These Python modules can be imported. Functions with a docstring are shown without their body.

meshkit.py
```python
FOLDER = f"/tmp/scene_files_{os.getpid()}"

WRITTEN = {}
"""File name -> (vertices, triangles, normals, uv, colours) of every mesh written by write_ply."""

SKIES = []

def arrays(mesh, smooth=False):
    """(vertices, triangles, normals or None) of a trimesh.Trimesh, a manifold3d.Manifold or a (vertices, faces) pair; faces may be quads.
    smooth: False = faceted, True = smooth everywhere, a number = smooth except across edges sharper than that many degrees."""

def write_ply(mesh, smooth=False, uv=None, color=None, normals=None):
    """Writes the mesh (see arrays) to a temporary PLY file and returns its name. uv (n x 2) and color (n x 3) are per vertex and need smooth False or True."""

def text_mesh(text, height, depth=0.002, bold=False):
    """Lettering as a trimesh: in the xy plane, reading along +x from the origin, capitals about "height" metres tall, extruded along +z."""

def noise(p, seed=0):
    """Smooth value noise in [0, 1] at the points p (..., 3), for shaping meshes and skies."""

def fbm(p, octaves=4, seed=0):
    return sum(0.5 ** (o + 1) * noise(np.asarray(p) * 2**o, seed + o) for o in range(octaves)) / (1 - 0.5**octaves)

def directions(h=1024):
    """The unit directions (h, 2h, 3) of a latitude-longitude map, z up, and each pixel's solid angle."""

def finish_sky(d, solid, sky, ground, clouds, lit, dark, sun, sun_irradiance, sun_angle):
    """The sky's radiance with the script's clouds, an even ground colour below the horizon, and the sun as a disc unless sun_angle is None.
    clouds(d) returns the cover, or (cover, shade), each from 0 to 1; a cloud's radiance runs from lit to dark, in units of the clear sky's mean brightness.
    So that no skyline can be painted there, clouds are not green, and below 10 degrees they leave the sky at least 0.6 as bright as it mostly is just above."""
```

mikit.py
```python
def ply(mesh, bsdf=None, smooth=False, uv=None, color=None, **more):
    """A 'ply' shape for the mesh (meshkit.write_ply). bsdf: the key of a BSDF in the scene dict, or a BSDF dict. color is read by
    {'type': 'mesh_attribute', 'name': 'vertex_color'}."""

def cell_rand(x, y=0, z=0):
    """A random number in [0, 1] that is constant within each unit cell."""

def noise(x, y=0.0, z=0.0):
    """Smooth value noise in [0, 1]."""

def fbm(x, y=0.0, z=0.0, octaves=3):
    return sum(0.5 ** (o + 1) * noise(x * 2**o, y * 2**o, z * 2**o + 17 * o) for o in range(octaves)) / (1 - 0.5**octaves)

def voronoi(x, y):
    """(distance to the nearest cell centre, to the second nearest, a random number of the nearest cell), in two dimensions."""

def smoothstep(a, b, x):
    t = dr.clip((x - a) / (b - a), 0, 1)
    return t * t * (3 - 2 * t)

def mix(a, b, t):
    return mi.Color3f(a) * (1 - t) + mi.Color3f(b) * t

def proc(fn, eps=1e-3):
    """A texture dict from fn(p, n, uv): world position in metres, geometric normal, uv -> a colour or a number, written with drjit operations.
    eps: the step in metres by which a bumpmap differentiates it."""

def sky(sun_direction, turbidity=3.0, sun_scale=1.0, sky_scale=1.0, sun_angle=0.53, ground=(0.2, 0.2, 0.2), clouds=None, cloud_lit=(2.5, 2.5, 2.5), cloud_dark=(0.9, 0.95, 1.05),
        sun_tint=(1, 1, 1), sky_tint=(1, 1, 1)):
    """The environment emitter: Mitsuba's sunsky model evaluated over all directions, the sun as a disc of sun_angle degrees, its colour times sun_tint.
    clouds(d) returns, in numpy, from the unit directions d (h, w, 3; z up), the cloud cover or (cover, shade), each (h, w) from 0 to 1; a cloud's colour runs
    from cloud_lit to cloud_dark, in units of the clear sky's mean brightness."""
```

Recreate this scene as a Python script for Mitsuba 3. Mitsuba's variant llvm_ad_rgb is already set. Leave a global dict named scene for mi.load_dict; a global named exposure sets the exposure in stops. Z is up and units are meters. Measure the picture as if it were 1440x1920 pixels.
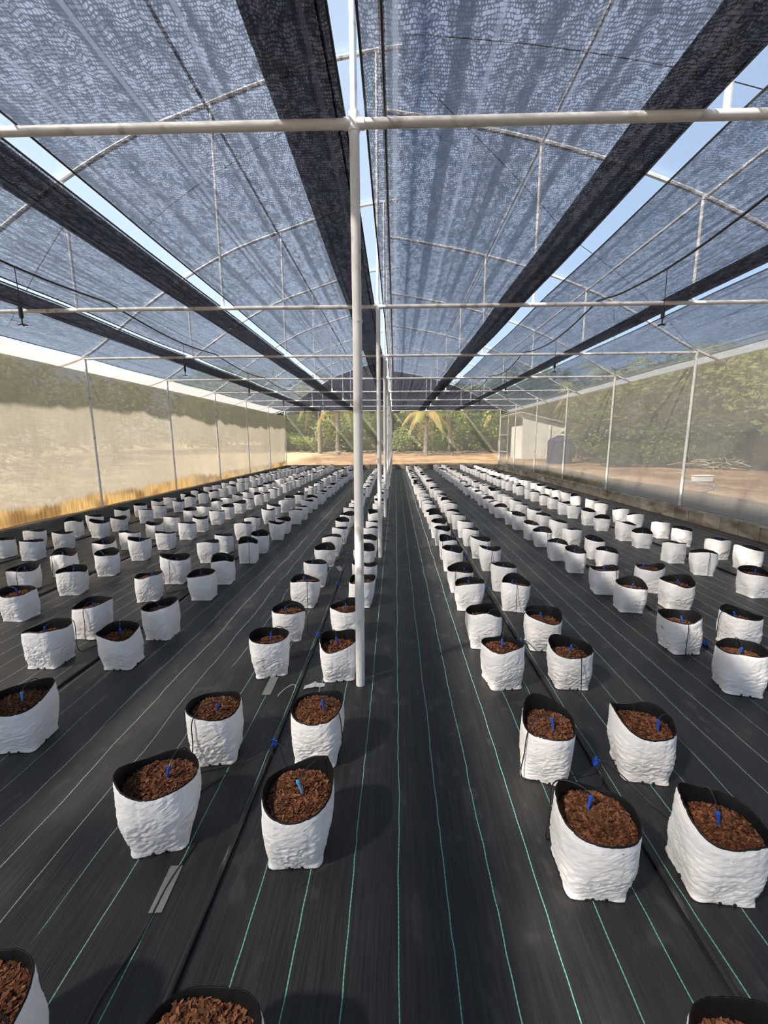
import math
import numpy as np, trimesh
import drjit as dr
import mitsuba as mi
import mikit, meshkit
from mikit import proc, noise, fbm, cell_rand, smoothstep, mix, ply
from scipy.interpolate import PchipInterpolator, CubicSpline

scene, labels = {}, {}
T = mi.ScalarTransform4f

# ------------------------------------------------------------------ camera, sky, sun, exposure
F_PX, PITCH, YAW, ROLL, EYE = 782.3, 0.1690, -0.0283, 0.0054, np.array([0, 0, 1.58])
_f = np.array([math.sin(YAW) * math.cos(PITCH), math.cos(YAW) * math.cos(PITCH), -math.sin(PITCH)])
_r = np.array([math.cos(YAW), -math.sin(YAW), 0])
_d = np.cross(_f, _r)
_d = -math.sin(ROLL) * _r + math.cos(ROLL) * _d
scene['camera'] = {'type': 'perspective', 'fov': math.degrees(2 * math.atan(720 / F_PX)), 'fov_axis': 'x', 'near_clip': 0.02, 'far_clip': 500.0,
                   'to_world': T().look_at(origin=EYE.tolist(), target=(EYE + _f).tolist(), up=(-_d).tolist())}
SUN = (-0.58, -0.42, 0.72)
scene['sky'] = mikit.sky(SUN, turbidity=3.5, sun_scale=2.2, sky_scale=0.95, sun_angle=3.0, sun_tint=(.90, .97, 1.10), ground=(0.3, 0.25, 0.18))
exposure = 2.6

# ------------------------------------------------------------------ measured layout (metres)
XC, XL, XR = -0.218, -6.242, 5.811            # centre, left and right post lines
FY = lambda i: 2.51 + 3.0504 * (i - 1)        # frames 1..8
ZB = 3.23                                     # cross pipes
YBACK, YEND = -6.6, FY(8)
LA = np.array([(-6.80, 3.06), (-6.3, 3.18), (-6.04, 3.28), (-4.8, 4.13), (-3.84, 4.72), (-2.85, 5.2), (-1.94, 5.5), (-1.28, 5.7), (-.7, 5.86), (0, 5.97), (.3, 6.0)])
RA = np.array([(.1, 5.37), (1.08, 5.2), (1.92, 5.02), (2.63, 4.83), (3.11, 4.68), (3.84, 4.41), (4.63, 4.05), (6.03, 3.27), (6.3, 3.16), (6.6, 3.05)])
fl, fr = PchipInterpolator(*LA.T), PchipInterpolator(*RA.T)
rng = np.random.default_rng(7)

# ------------------------------------------------------------------ materials
def mat(key, **d):
    scene[key] = d
    return key
def prin(key, color, rough=.5, two=True, **k):
    b = {'type': 'principled', 'base_color': color if isinstance(color, dict) else {'type': 'rgb', 'value': list(color)}, 'roughness': rough, **k}
    scene[key] = {'type': 'twosided', 'b': b} if two else b
    return key
def rgb(*c): return {'type': 'rgb', 'value': list(c)}
C3 = mi.Color3f

def f_paint(p, n, uv):
    a = fbm(p.x * 6, p.y * 6, p.z * 5, 3)
    s = smoothstep(.60, .78, fbm(p.x * 13 + 9, p.y * 13, p.z * 9, 3))
    c = mix((.84, .84, .83), (.70, .70, .69), a)
    return mix(c, (.36, .34, .31), s * .75)
prin('m_paint', proc(f_paint), .42, specular=.5)

def f_floor(p, n, uv):
    x, y = p.x, p.y
    streak = noise(x * 260, y * 9) * .6 + noise(x * 90, y * 3.1 + 7) * .4
    dust = fbm(x * 1.3 + 3, y * .8, 0, 4)
    fine = fbm(x * 14, y * 9, 2, 3)
    base = mix((.0075, .0080, .0095), (.021, .022, .024), streak)
    base = base * (.7 + .6 * fine)
    base = mix(base, (.075, .072, .066), smoothstep(.5, .8, dust) * .35 + smoothstep(.68, .84, fine) * .22)
    wav = (noise(y * 3.1, dr.floor(x / .1667) * 7.3) - .5) * dr.select(x < -1.1, .036, .010) + (noise(y * 17, dr.floor(x / .1667) * 3.1) - .5) * .004
    q = (x - .012 + wav) / .1667
    d = dr.abs(q - dr.floor(q + .5)) * .1667
    th = .0022 + .0005 * dr.minimum(y, 8)/4
    line = 1 - smoothstep(th * .6, th, d)
    stitch = .82 + .18 * dr.sin(y * 420)
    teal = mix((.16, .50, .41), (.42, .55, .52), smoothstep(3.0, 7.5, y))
    grey = mix((.24, .33, .31), (.30, .33, .33), noise(y * 2, x * 5))
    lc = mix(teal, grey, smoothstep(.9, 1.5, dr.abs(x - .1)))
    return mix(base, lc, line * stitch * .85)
def f_floor_bump(p, n, uv):
    return .0012 * noise(p.x * 220, p.y * 8) + .0015 * fbm(p.x * 12, p.y * 3, 0, 2)
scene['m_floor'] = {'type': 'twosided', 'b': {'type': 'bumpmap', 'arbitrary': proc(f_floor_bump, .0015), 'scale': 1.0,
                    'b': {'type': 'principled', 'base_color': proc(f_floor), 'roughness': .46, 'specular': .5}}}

def f_bag(p, n, uv):
    a = fbm(p.x * 40, p.y * 40, p.z * 40, 3)
    d = smoothstep(.6, .8, fbm(p.x * 9 + 3, p.y * 9, p.z * 14, 3)) * smoothstep(.10, .0, p.z)
    return mix(mix((.89, .89, .90), (.83, .83, .85), a), (.5, .45, .38), d * .6)
def f_bag_bump(p, n, uv):
    u = dr.select(dr.abs(n.x) > dr.abs(n.y), p.y, p.x)
    r1 = 1 - dr.abs(2 * noise(u * 22 + p.z * 40, p.z * 90 - u * 44, dr.floor(p.x * 2.1)) - 1)
    r2 = 1 - dr.abs(2 * noise(u * 30 - p.z * 44, p.z * 70 + u * 58, dr.floor(p.y * 2.1) + 9) - 1)
    return .0007 * r1 * r1 * r1 + .0007 * r2 * r2 * r2
scene['m_bag'] = {'type': 'twosided', 'b': {'type': 'bumpmap', 'arbitrary': proc(f_bag_bump, .0012), 'scale': 1.0,
                  'b': {'type': 'principled', 'base_color': proc(f_bag), 'roughness': .36, 'specular': .5}}}
prin('m_liner', (.007, .007, .008), .5, specular=.25)
prin('m_coir', {'type': 'mesh_attribute', 'name': 'vertex_color'}, .8, specular=.2)
prin('m_black', (.014, .014, .016), .4, specular=.5)
prin('m_pipe', proc(lambda p, n, uv: mix((.016, .016, .018), (.09, .088, .085), smoothstep(.62, .8, fbm(p.x * 60, p.y * 9, p.z * 60, 3)))), .45, specular=.5)
prin('m_blue', (.015, .085, .52), .35, specular=.5)
prin('m_cyan', (.06, .36, .78), .35, specular=.5)
prin('m_hem', (.03, .031, .037), .6)
prin('m_wire', (.06, .06, .065), .5)
prin('m_ropew', (.55, .56, .58), .6)

# roof film: thin, clear-ish, slightly milky and bluish polythene
scene['m_film'] = {'type': 'mask', 'opacity': .32, 'b': {'type': 'principledthin', 'base_color': rgb(.70, .84, 1.0), 'roughness': .4, 'diff_trans': .8, 'spec_trans': 0.0, 'eta': 1.3}}
scene['m_eave'] = {'type': 'mask', 'opacity': .88, 'b': {'type': 'principledthin', 'base_color': rgb(.46, .48, .51), 'roughness': .5, 'diff_trans': .8, 'spec_trans': 0.0, 'eta': 1.3}}

def net_weave(lo, hi, gain):
    """knitted tapes: dark cords and lighter, looser stitches that let daylight through"""
    lo, hi = C3(*lo), C3(*hi)
    def f(p, n, uv):
        u, v = uv.x * 74, uv.y * 46 + 1.4 * (noise(uv.x * 26, uv.y * 9) - .5)
        row = dr.floor(v)
        u2 = u + .5 * (row - 2 * dr.floor(row * .5)) + 1.7 * (noise(v * .55, u * .31) - .5)
        cu = dr.floor(u2)
        fu, fv = dr.abs(u2 - cu - .5) * 2, dr.abs(v - row - .5) * 2
        r = cell_rand(cu, row, 5)
        size = .70 + .55 * (r - .5)
        hole = (1 - smoothstep(size - .3, size + .2, fu)) * (1 - smoothstep(size - .35, size + .15, fv))
        speck = noise(uv.x * 30 + 3, uv.y * 16) * .5 + noise(uv.x * 58, uv.y * 38 + 5) * .5
        speck = smoothstep(.22, .80, speck)
        big = fbm(uv.x * 1.6, uv.y * .30, 3, 3)
        streak = smoothstep(.58, .85, noise(uv.x * 34, uv.y * .20 + 9))
        st = uv.x * 2.3
        band = smoothstep(.462, .482, dr.abs(st - dr.floor(st) - .5))
        w = (.10 + .90 * hole) * (.30 + 1.1 * speck) * (.55 + .9 * big) * (1 - .8 * streak)
        w = dr.clip(w * (1 - .5 * band) + .36 * band, 0, 1)
        return lo * (1 - w) + hi * w * gain
    return f
def net_open(a, b):
    g = net_weave((0, 0, 0), (1, 1, 1), 1.0)
    return lambda p, n, uv: a - b * g(p, n, uv).x
for key, op, lo, hi in (('m_net', proc(net_open(.82, .25)), (.005, .0055, .008), (.115, .122, .160)), ('m_net_dense', .955, (.005, .005, .007), (.085, .086, .108)), ('m_gable', .93, (.03, .03, .032), (.22, .23, .24))):
    scene[key] = {'type': 'mask', 'opacity': op, 'b': {'type': 'principledthin', 'base_color': proc(net_weave(lo, hi, 1.0)), 'roughness': .5, 'diff_trans': 1.5, 'spec_trans': 0.0, 'eta': 1.3}}

# insect net of the side walls: fine white weave, dusty, soil splashed along its foot
def dirt_amount(p):
    h = (.16 + .17 * noise(p.y * .9 + 3.3, p.x) + .10 * noise(p.y * 5.0, 4.0) + .06 * noise(p.y * 38, 2.0)) * dr.select(p.x < 0, 1.0, .62)
    gap = smoothstep(.30, .55, noise(p.y * .55 + 1.7, p.x * .1))
    return (1 - smoothstep(.55, 1.0, (p.z - .24) / h)) * dr.select(p.x < 0, .35 + .65 * gap, gap * .8)
def f_insect_col(p, n, uv):
    a = fbm(p.y * 1.6, p.z * 1.3, p.x, 3)
    weave = noise(p.y * 60, p.z * 7) * .10 + noise(p.y * 9, p.z * 60) * .10
    c = mix((.245, .230, .195), (.315, .30, .262), a) * (.90 + weave)
    hgt = noise(p.y * 46, p.z * 6)
    d = dirt_amount(p)
    dc = mix((.36, .25, .11), (.12, .068, .028), smoothstep(.3, .8, noise(p.y * 3.0 + 8, p.z * 4)) * .8)
    c = c * dr.select(p.x < 0, 1.0, 1.75)  # right wall gets no direct sun, so brightness is painted into its net colour
    return mix(c, dc * (.7 + .6 * hgt), d)
def insect(base):
    def f(p, n, uv):
        a = fbm(p.y * 1.1 + 5, p.z * .9, p.x + p.y * .1, 3)
        return dr.clip(base + .16 * (a - .5) + .5 * dirt_amount(p), 0, .97)
    return f
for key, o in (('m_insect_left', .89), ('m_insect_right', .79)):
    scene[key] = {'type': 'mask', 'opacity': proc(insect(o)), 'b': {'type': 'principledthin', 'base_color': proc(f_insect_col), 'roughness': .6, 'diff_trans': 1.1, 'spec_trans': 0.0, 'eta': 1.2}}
scene['m_insect_end'] = {'type': 'mask', 'opacity': .42, 'b': {'type': 'principledthin', 'base_color': rgb(.62, .60, .52), 'roughness': .6, 'diff_trans': 1.0, 'spec_trans': 0.0, 'eta': 1.2}}

def f_block(p, n, uv):
    a = fbm(p.x * 7, p.y * 7, p.z * 9, 4)
    s = smoothstep(.45, .75, fbm(p.x * 3 + 2, p.y * 3, p.z * 6, 3))
    c = mix((.13, .115, .095), (.27, .245, .205), a)
    return mix(c, (.09, .065, .04), s * .7)
prin('m_block', proc(f_block), .9, specular=.2)
prin('m_block_light', proc(lambda p, n, uv: f_block(p, n, uv) * 1.35), .9, specular=.2)
prin('m_render', proc(lambda p, n, uv: mix((.10, .10, .095), (.22, .215, .20), fbm(p.x * 4, p.y * 2.2, p.z * 6, 4))), .9, specular=.2)

def f_ground(p, n, uv):
    a, b = fbm(p.x * .5, p.y * .5, 1, 4), fbm(p.x * 4, p.y * 4, 2, 3)
    c = mix((.125, .070, .041), (.19, .125, .080), a)
    c = mix(c, (.26, .21, .11), smoothstep(.5, .75, fbm(p.x * .9 + 5, p.y * .9, 4, 3)) * .6)
    straw = mix((.30, .24, .14), (.42, .36, .24), b)
    c = mix(c, straw, smoothstep(-6, -8, p.x) * .85)
    return c * (.7 + .6 * b)
prin('m_ground', proc(f_ground), .95, specular=.1)
for key, c in (('m_leaf_deep', (.085, .14, .045)), ('m_leaf_mid', (.15, .22, .070)), ('m_leaf_pale', (.27, .34, .13)), ('m_frond', (.46, .50, .15)), ('m_frond_dry', (.62, .46, .17)), ('m_straw', (.42, .33, .17)), ('m_brush', (.66, .58, .44))):
    scene[key] = {'type': 'principledthin', 'base_color': rgb(*c), 'roughness': .5, 'diff_trans': .8, 'spec_trans': 0.0, 'eta': 1.35}
prin('m_bark', proc(lambda p, n, uv: mix((.10, .085, .065), (.27, .235, .19), fbm(p.x * 5, p.y * 5, p.z * 9, 3))), .9)
prin('m_whitewall', (.72, .71, .68), .8)
prin('m_sheet', (.52, .52, .52), .45)
prin('m_tank', (.035, .05, .11), .4)
prin('m_hose', (.20, .32, .55), .5)
scene['m_tape'] = {'type': 'mask', 'opacity': .55, 'b': {'type': 'twosided', 'b': {'type': 'roughplastic', 'diffuse_reflectance': rgb(.34, .36, .35), 'alpha': .15}}}
scene['m_foil'] = {'type': 'mask', 'opacity': .75, 'b': {'type': 'twosided', 'b': {'type': 'roughplastic', 'diffuse_reflectance': rgb(.55, .57, .58), 'alpha': .1}}}

# ------------------------------------------------------------------ helpers
count = {}
def number(name):
    k = count.get(name, 0)
    count[name] = k + 1
    return name if k == 0 else f'{name}_{k:03d}'
def shape(key, m, bsdf, smooth=False, **k):
    while key in scene:
        key = number(key.rsplit('_', 1)[0] if key[-3:].isdigit() else key)
    scene[key] = ply(m, bsdf, smooth, **k)
    return key
def part(holder, name, m, bsdf, smooth=False, label=None, kind=None, **k):
    key = number(f'{holder}__{name}')
    scene[key] = ply(m, bsdf, smooth, **k) if not isinstance(m, dict) else m
    if label or kind:
        labels[key] = {**({'label': label} if label else {}), **({'kind': kind} if kind else {})}
    return key
def thing(name, label, cat, group=None, kind=None):
    key = number(name)
    labels[key] = {'label': label, 'category': cat, **({'group': group} if group else {}), **({'kind': kind} if kind else {})}
    return key
def single(name, m, bsdf, label, cat, group=None, smooth=False, kind=None, **k):
    key = thing(name, label, cat, group, kind)
    scene[key] = ply(m, bsdf, smooth, **k) if not isinstance(m, dict) else m
    return key
def structure(name, label, m=None, bsdf=None, **k):
    labels[name] = {'label': label, 'category': name.split('_')[0], 'kind': 'structure'}
    if m is not None:
        scene[name] = ply(m, bsdf, **k)
    return name
def join(ms): return trimesh.util.concatenate(ms)
def box(x0, x1, y0, y1, z0, z1, c=0.0):
    m = trimesh.creation.box((x1 - x0, y1 - y0, z1 - z0))
    m.apply_translation(((x0 + x1) / 2, (y0 + y1) / 2, (z0 + z1) / 2))
    return m
def chamfer_box(x0, x1, y0, y1, z0, z1, c=.008):
    pts = []
    for x, sx in ((x0, 1), (x1, -1)):
        for y, sy in ((y0, 1), (y1, -1)):
            for z, sz in ((z0, 1), (z1, -1)):
                pts += [(x + sx * c, y + sy * c, z), (x + sx * c, y, z + sz * c), (x, y + sy * c, z + sz * c)]
    return trimesh.convex.convex_hull(np.array(pts))
def tube(pts, r, n=8, cap=True):
    pts = np.asarray(pts, float)
    rr = np.broadcast_to(np.asarray(r, float), (len(pts),))
    t = np.gradient(pts, axis=0)
    t /= np.linalg.norm(t, axis=1, keepdims=True) + 1e-12
    ref = np.array([0, 0, 1.0]) if abs(t[:, 2]).mean() < .8 else np.array([1.0, 0, 0])
    u = np.cross(t, ref); u /= np.linalg.norm(u, axis=1, keepdims=True) + 1e-12
    w = np.cross(t, u)
    a = np.arange(n) * 2 * np.pi / n
    v = (pts[:, None] + rr[:, None, None] * (np.cos(a)[None, :, None] * u[:, None] + np.sin(a)[None, :, None] * w[:, None])).reshape(-1, 3)
    k, i = np.meshgrid(np.arange(len(pts) - 1), np.arange(n), indexing='ij')
    A, B = k * n + i, k * n + (i + 1) % n
    f = np.concatenate([np.stack([A, B, B + n], -1).reshape(-1, 3), np.stack([A, B + n, A + n], -1).reshape(-1, 3)])
    if cap:
        v = np.vstack([v, pts[[0, -1]]])
        j = np.arange(n)
        e = (len(pts) - 1) * n
        f = np.vstack([f, np.stack([(j + 1) % n, j, j * 0 + len(v) - 2], 1), np.stack([e + j, e + (j + 1) % n, j * 0 + len(v) - 1], 1)])
    return trimesh.Trimesh(v, f, process=False)
def spline(pts, n):
    pts = np.asarray(pts, float)
    s = np.r_[0, np.cumsum(np.linalg.norm(np.diff(pts, axis=0), axis=1))]
    return CubicSpline(s, pts)(np.linspace(0, s[-1], n))
def grid(P):
    """(a, b, 3) points -> mesh"""
    a, b = P.shape[:2]
    i, j = np.meshgrid(np.arange(a - 1), np.arange(b - 1), indexing='ij')
    q = i * b + j
    f = np.concatenate([np.stack([q, q + b, q + b + 1], -1).reshape(-1, 3), np.stack([q, q + b + 1, q + 1], -1).reshape(-1, 3)])
    return trimesh.Trimesh(P.reshape(-1, 3), f, process=False)
ORD = ['first', 'second', 'third', 'fourth', 'fifth', 'sixth', 'seventh', 'eighth', 'ninth', 'tenth', 'eleventh', 'twelfth'] + [f'{k}th' for k in range(13, 60)]

# ------------------------------------------------------------------ floor and outside ground
gx, gy = np.linspace(XL - .02, XR + .02, 90), np.linspace(YBACK, YEND, 220)
G = np.stack([*np.meshgrid(gx, gy, indexing='ij'), np.zeros((90, 220))], -1)
G[..., 2] = .004 * (meshkit.fbm(np.stack([G[..., 0] * 2.2, G[..., 1] * 1.3, G[..., 0] * 0], -1), 3, 3) - .5)
structure('floor', 'black woven weed mat floor with thin pale green stripes', grid(G), 'm_floor', smooth=True)
ox = np.concatenate([np.linspace(-60, -14, 24), np.linspace(-13, 13, 53), np.linspace(14, 60, 24)])
oy = np.concatenate([np.linspace(-30, -8, 12), np.linspace(-7, 45, 105), np.linspace(46, 110, 24)])
X, Y = np.meshgrid(ox, oy, indexing='ij')
def ground_z(X, Y):
    X, Y = np.asarray(X, float), np.asarray(Y, float)
    z = .05 + .022 * np.clip(Y - 24, 0, 30) + .16 * (meshkit.fbm(np.stack([X * .5, Y * .5, X * 0], -1), 3, 5) - .5) + .06 * (meshkit.fbm(np.stack([X * 2.2, Y * 2.2, X * 0], -1), 2, 8) - .5)
    z = z + np.clip(-X - 8, 0, 12) * .05
    return z
Z = ground_z(X, Y)
inside = (X > XL - .3) & (X < XR + .3) & (Y < YEND + .2) & (Y > -40)
Z = np.where(inside, -.25, Z)
structure('ground_outside', 'bare reddish earth and dry straw around the tunnel', grid(np.stack([X, Y, Z], -1)), 'm_ground', smooth=True)

# ------------------------------------------------------------------ roof film (ceiling) and eaves
structure('ceiling', 'pale polythene roof over the whole tunnel')
def strip(F, d0, d1, off, y0=YBACK, y1=YEND, n=None, ny=None, sag=0.0, seed=0, ragged=0):
    n = n or max(3, int((d1 - d0) / .12) + 1)
    ny = ny or int((y1 - y0) / .25) + 1
    d, y = np.linspace(d0, d1, n), np.linspace(y0, y1, ny)
    D, Yg = np.meshgrid(d, y, indexing='ij')
    if ragged:
        rag = (meshkit.fbm(np.stack([Yg * 1.3, Yg * 0, Yg * 0 + seed], -1), 5, seed) - .5) * ragged
        D = D + rag * ((d1 - D) / (d1 - d0) if d0 < 0 else (D - d0) / (d1 - d0))
    zz = F(D) + off
    if sag:
        ph = (Yg - FY(1)) / 3.0504
        zz = zz - sag * np.abs(np.sin(np.pi * ph)) + .03 * (meshkit.fbm(np.stack([D * 2.2, Yg * 1.1, D * 0 + seed], -1), 3, seed) - .5)
    P = np.stack([D + XC, Yg, zz], -1)
    uv = np.stack([D, Yg], -1).reshape(-1, 2)
    return grid(P), uv
def film(holder, name, F, d0, d1, bsdf, **k):
    m, uv = strip(F, d0, d1, .05, **k)
    return part(holder, name, m, bsdf, True)
film('ceiling', 'roof_film', fl, -6.2, .3, 'm_film')
film('ceiling', 'roof_film', fr, .1, 6.2, 'm_film')
film('ceiling', 'eave_film', fl, -6.78, -6.2, 'm_eave', seed=3, ragged=.30, ny=340)
film('ceiling', 'eave_film', fr, 6.2, 6.6, 'm_eave', seed=4, ragged=.12)

# shade curtains: six flat runs of knitted net lying on the cross pipes, each gathered into a dark doubled band at one edge
ZN = 3.287
CURTAINS = [(-6.30, -4.18, (-4.70, -4.18), 'grey shade curtain lying on the cross pipes along the left wall'),
            (-4.055, -2.225, (-2.615, -2.225), 'grey shade curtain lying on the cross pipes, second from the left wall'),
            (-2.05, -.27, (-.61, -.27), 'grey shade curtain overhead just left of the centre posts'),
            (-.155, 1.60, (1.265, 1.60), 'grey shade curtain overhead just right of the centre posts'),
            (1.815, 3.59, (3.25, 3.59), 'grey shade curtain lying on the cross pipes, second from the right wall'),
            (3.75, 6.05, None, 'grey shade curtain lying on the cross pipes along the right wall')]
def curtain(x0, x1, z, seed, fold=.010, nx=None):
    nx = nx or int((x1 - x0) / .035) + 2
    Xg, Yg = np.meshgrid(np.linspace(x0, x1, nx), np.linspace(YBACK, YEND, 260), indexing='ij')
    ph = (Yg - FY(1)) / 3.0504
    zz = z - .022 * np.abs(np.sin(np.pi * ph)) * (.6 + .4 * np.sin(Xg * 1.7 + seed))
    zz = zz + fold * (meshkit.fbm(np.stack([Xg * 9, Yg * .35, Xg * 0 + seed], -1), 3, seed) - .5) * 2 + .012 * (meshkit.fbm(np.stack([Xg * 1.5, Yg * 1.2, Xg * 0 + seed], -1), 2, seed + 1) - .5)
    e = .008 * (meshkit.noise(np.stack([Yg * 1.4, Yg * 0, Yg * 0 + seed], -1), seed) - .5)
    P = np.stack([Xg + e, Yg, zz], -1)
    return grid(P), np.stack([Xg, Yg], -1).reshape(-1, 2), P
for k, (a, b, band, lab) in enumerate(CURTAINS):
    t = thing('shade_curtain', lab, 'shade net', 'shade curtains under the roof')
    edge = .06 * (k in (0, 5))
    m, uv, P = curtain(a, b, ZN, 20 + k)
    part(t, 'net_sheet', m, 'm_net', True, uv=uv)
    for side in (0, -1):
        part(t, 'hem', tube(P[side][::3] - [0, 0, .006], .0065, 6), 'm_hem', 40, label='dark hem')
    if band:
        m, uv, P = curtain(*band, ZN - .030, 20 + k, .004)
        part(t, 'gathered_band', m, 'm_net_dense', True, uv=uv + .37, label='dark doubled band along one edge')
ys = np.linspace(YBACK, YEND, 120)
for x, lab in ((-.31, 'black cord under the dark band just left of the centre posts'), (-.055, 'black cord under the curtain edge just right of the centre posts')):
    single('curtain_cord', tube(np.stack([ys * 0 + x, ys, ZN - .022 - .02 * np.abs(np.sin(np.pi * (ys - FY(1)) / 3.0504))], -1), .006, 6), 'm_black', lab, 'cord', smooth=40)

# ------------------------------------------------------------------ steel frames
def arch_pts(F, d0, d1, y, n=40):
    d = np.linspace(d0, d1, n)
    return np.stack([d + XC, d * 0 + y, F(d) - .012], -1)
C1_LEAN = {1: -.014, 2: .006}
for i in range(0, 9):
    y = FY(i)
    place = f'{ORD[i - 1]} painted steel frame from the camera, pipes spanning the tunnel under the roof' if i else 'painted steel frame overhead just behind the camera'
    t = thing('steel_frame', ('white ' + place), 'steel frame', 'frames of the tunnel')
    vis = i > 0
    dx = C1_LEAN.get(i, 0)
    part(t, 'centre_post', join([tube([(XC + dx, y, -.02), (XC + dx * .5, y, 1.2), (XC, y, 2.2), (XC, y, ZB + .03)], [.0285, .0285, .027, .027], 16),
                                 tube([(XC + .003, y, 2.25 - .006), (XC + .003, y, 2.25 + .004)], .0295, 16)]) if vis else tube([(XC, y, 0), (XC, y, ZB)], .027, 12), 'm_paint', 35)
    part(t, 'ridge_post', tube([(XC, y, ZB), (XC, y, 4.6), (XC, y, fl(0))], .0185, 12), 'm_paint', 35)
    for x, b in ((XL, .20), (XR, .22)):
        part(t, 'side_post', tube([(x, y, b), (x, y, 1.7), (x, y, ZB)], .026, 12), 'm_paint', 35)
    part(t, 'cross_pipe', tube([(XL, y, ZB + .002), ((XL + XC) / 2, y, ZB + .012), (XC, y, ZB)], .0245, 12), 'm_paint', 35)
    part(t, 'cross_pipe', tube([(XC, y, ZB), ((XR + XC) / 2, y, ZB - .006), (XR, y, ZB - .004)], .0245, 12), 'm_paint', 35)
    part(t, 'weld_collar', join([tube([(XC - .055, y, ZB), (XC + .055, y, ZB)], .0285, 12), tube([(XC, y, ZB - .04), (XC, y, ZB + .05)], .0305, 12)]), 'm_paint', 35)
    part(t, 'arch_pipe', tube(arch_pts(fl, -6.6, .3, y), .026, 8), 'm_paint', 40)
    part(t, 'arch_pipe', tube(arch_pts(fr, .02 + .1, 6.55, y), .026, 8), 'm_paint', 40)
    for d, F in ((-3.83, fl), (-1.95, fl), (1.92, fr), (3.84, fr)):
        part(t, 'strut', tube([(XC + d, y, ZB), (XC + d, y, F(d) - .01)], .018, 8), 'm_paint', 40)
for d, F, lab in ((-1.99, fl, 'thin purlin pipe running the length of the upper left slope'), (1.92, fr, 'thin purlin pipe running the length of the upper right slope'),
                  (3.84, fr, 'pale purlin pipe running the length of the lower right slope'), (.10, fr, 'dark ridge pipe along the top edge of the right slope'), (.05, fl, 'pale ridge pipe along the top of the left slope')):
    yy = np.linspace(YBACK, YEND, 60)
    single('purlin_pipe', tube(np.stack([yy * 0 + d + XC, yy, yy * 0 + F(d) - .045], -1), .019, 8), 'm_wire' if d in (.10, -1.99) else 'm_paint', lab, 'purlin', 'lengthwise purlin pipes', 40)
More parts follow.
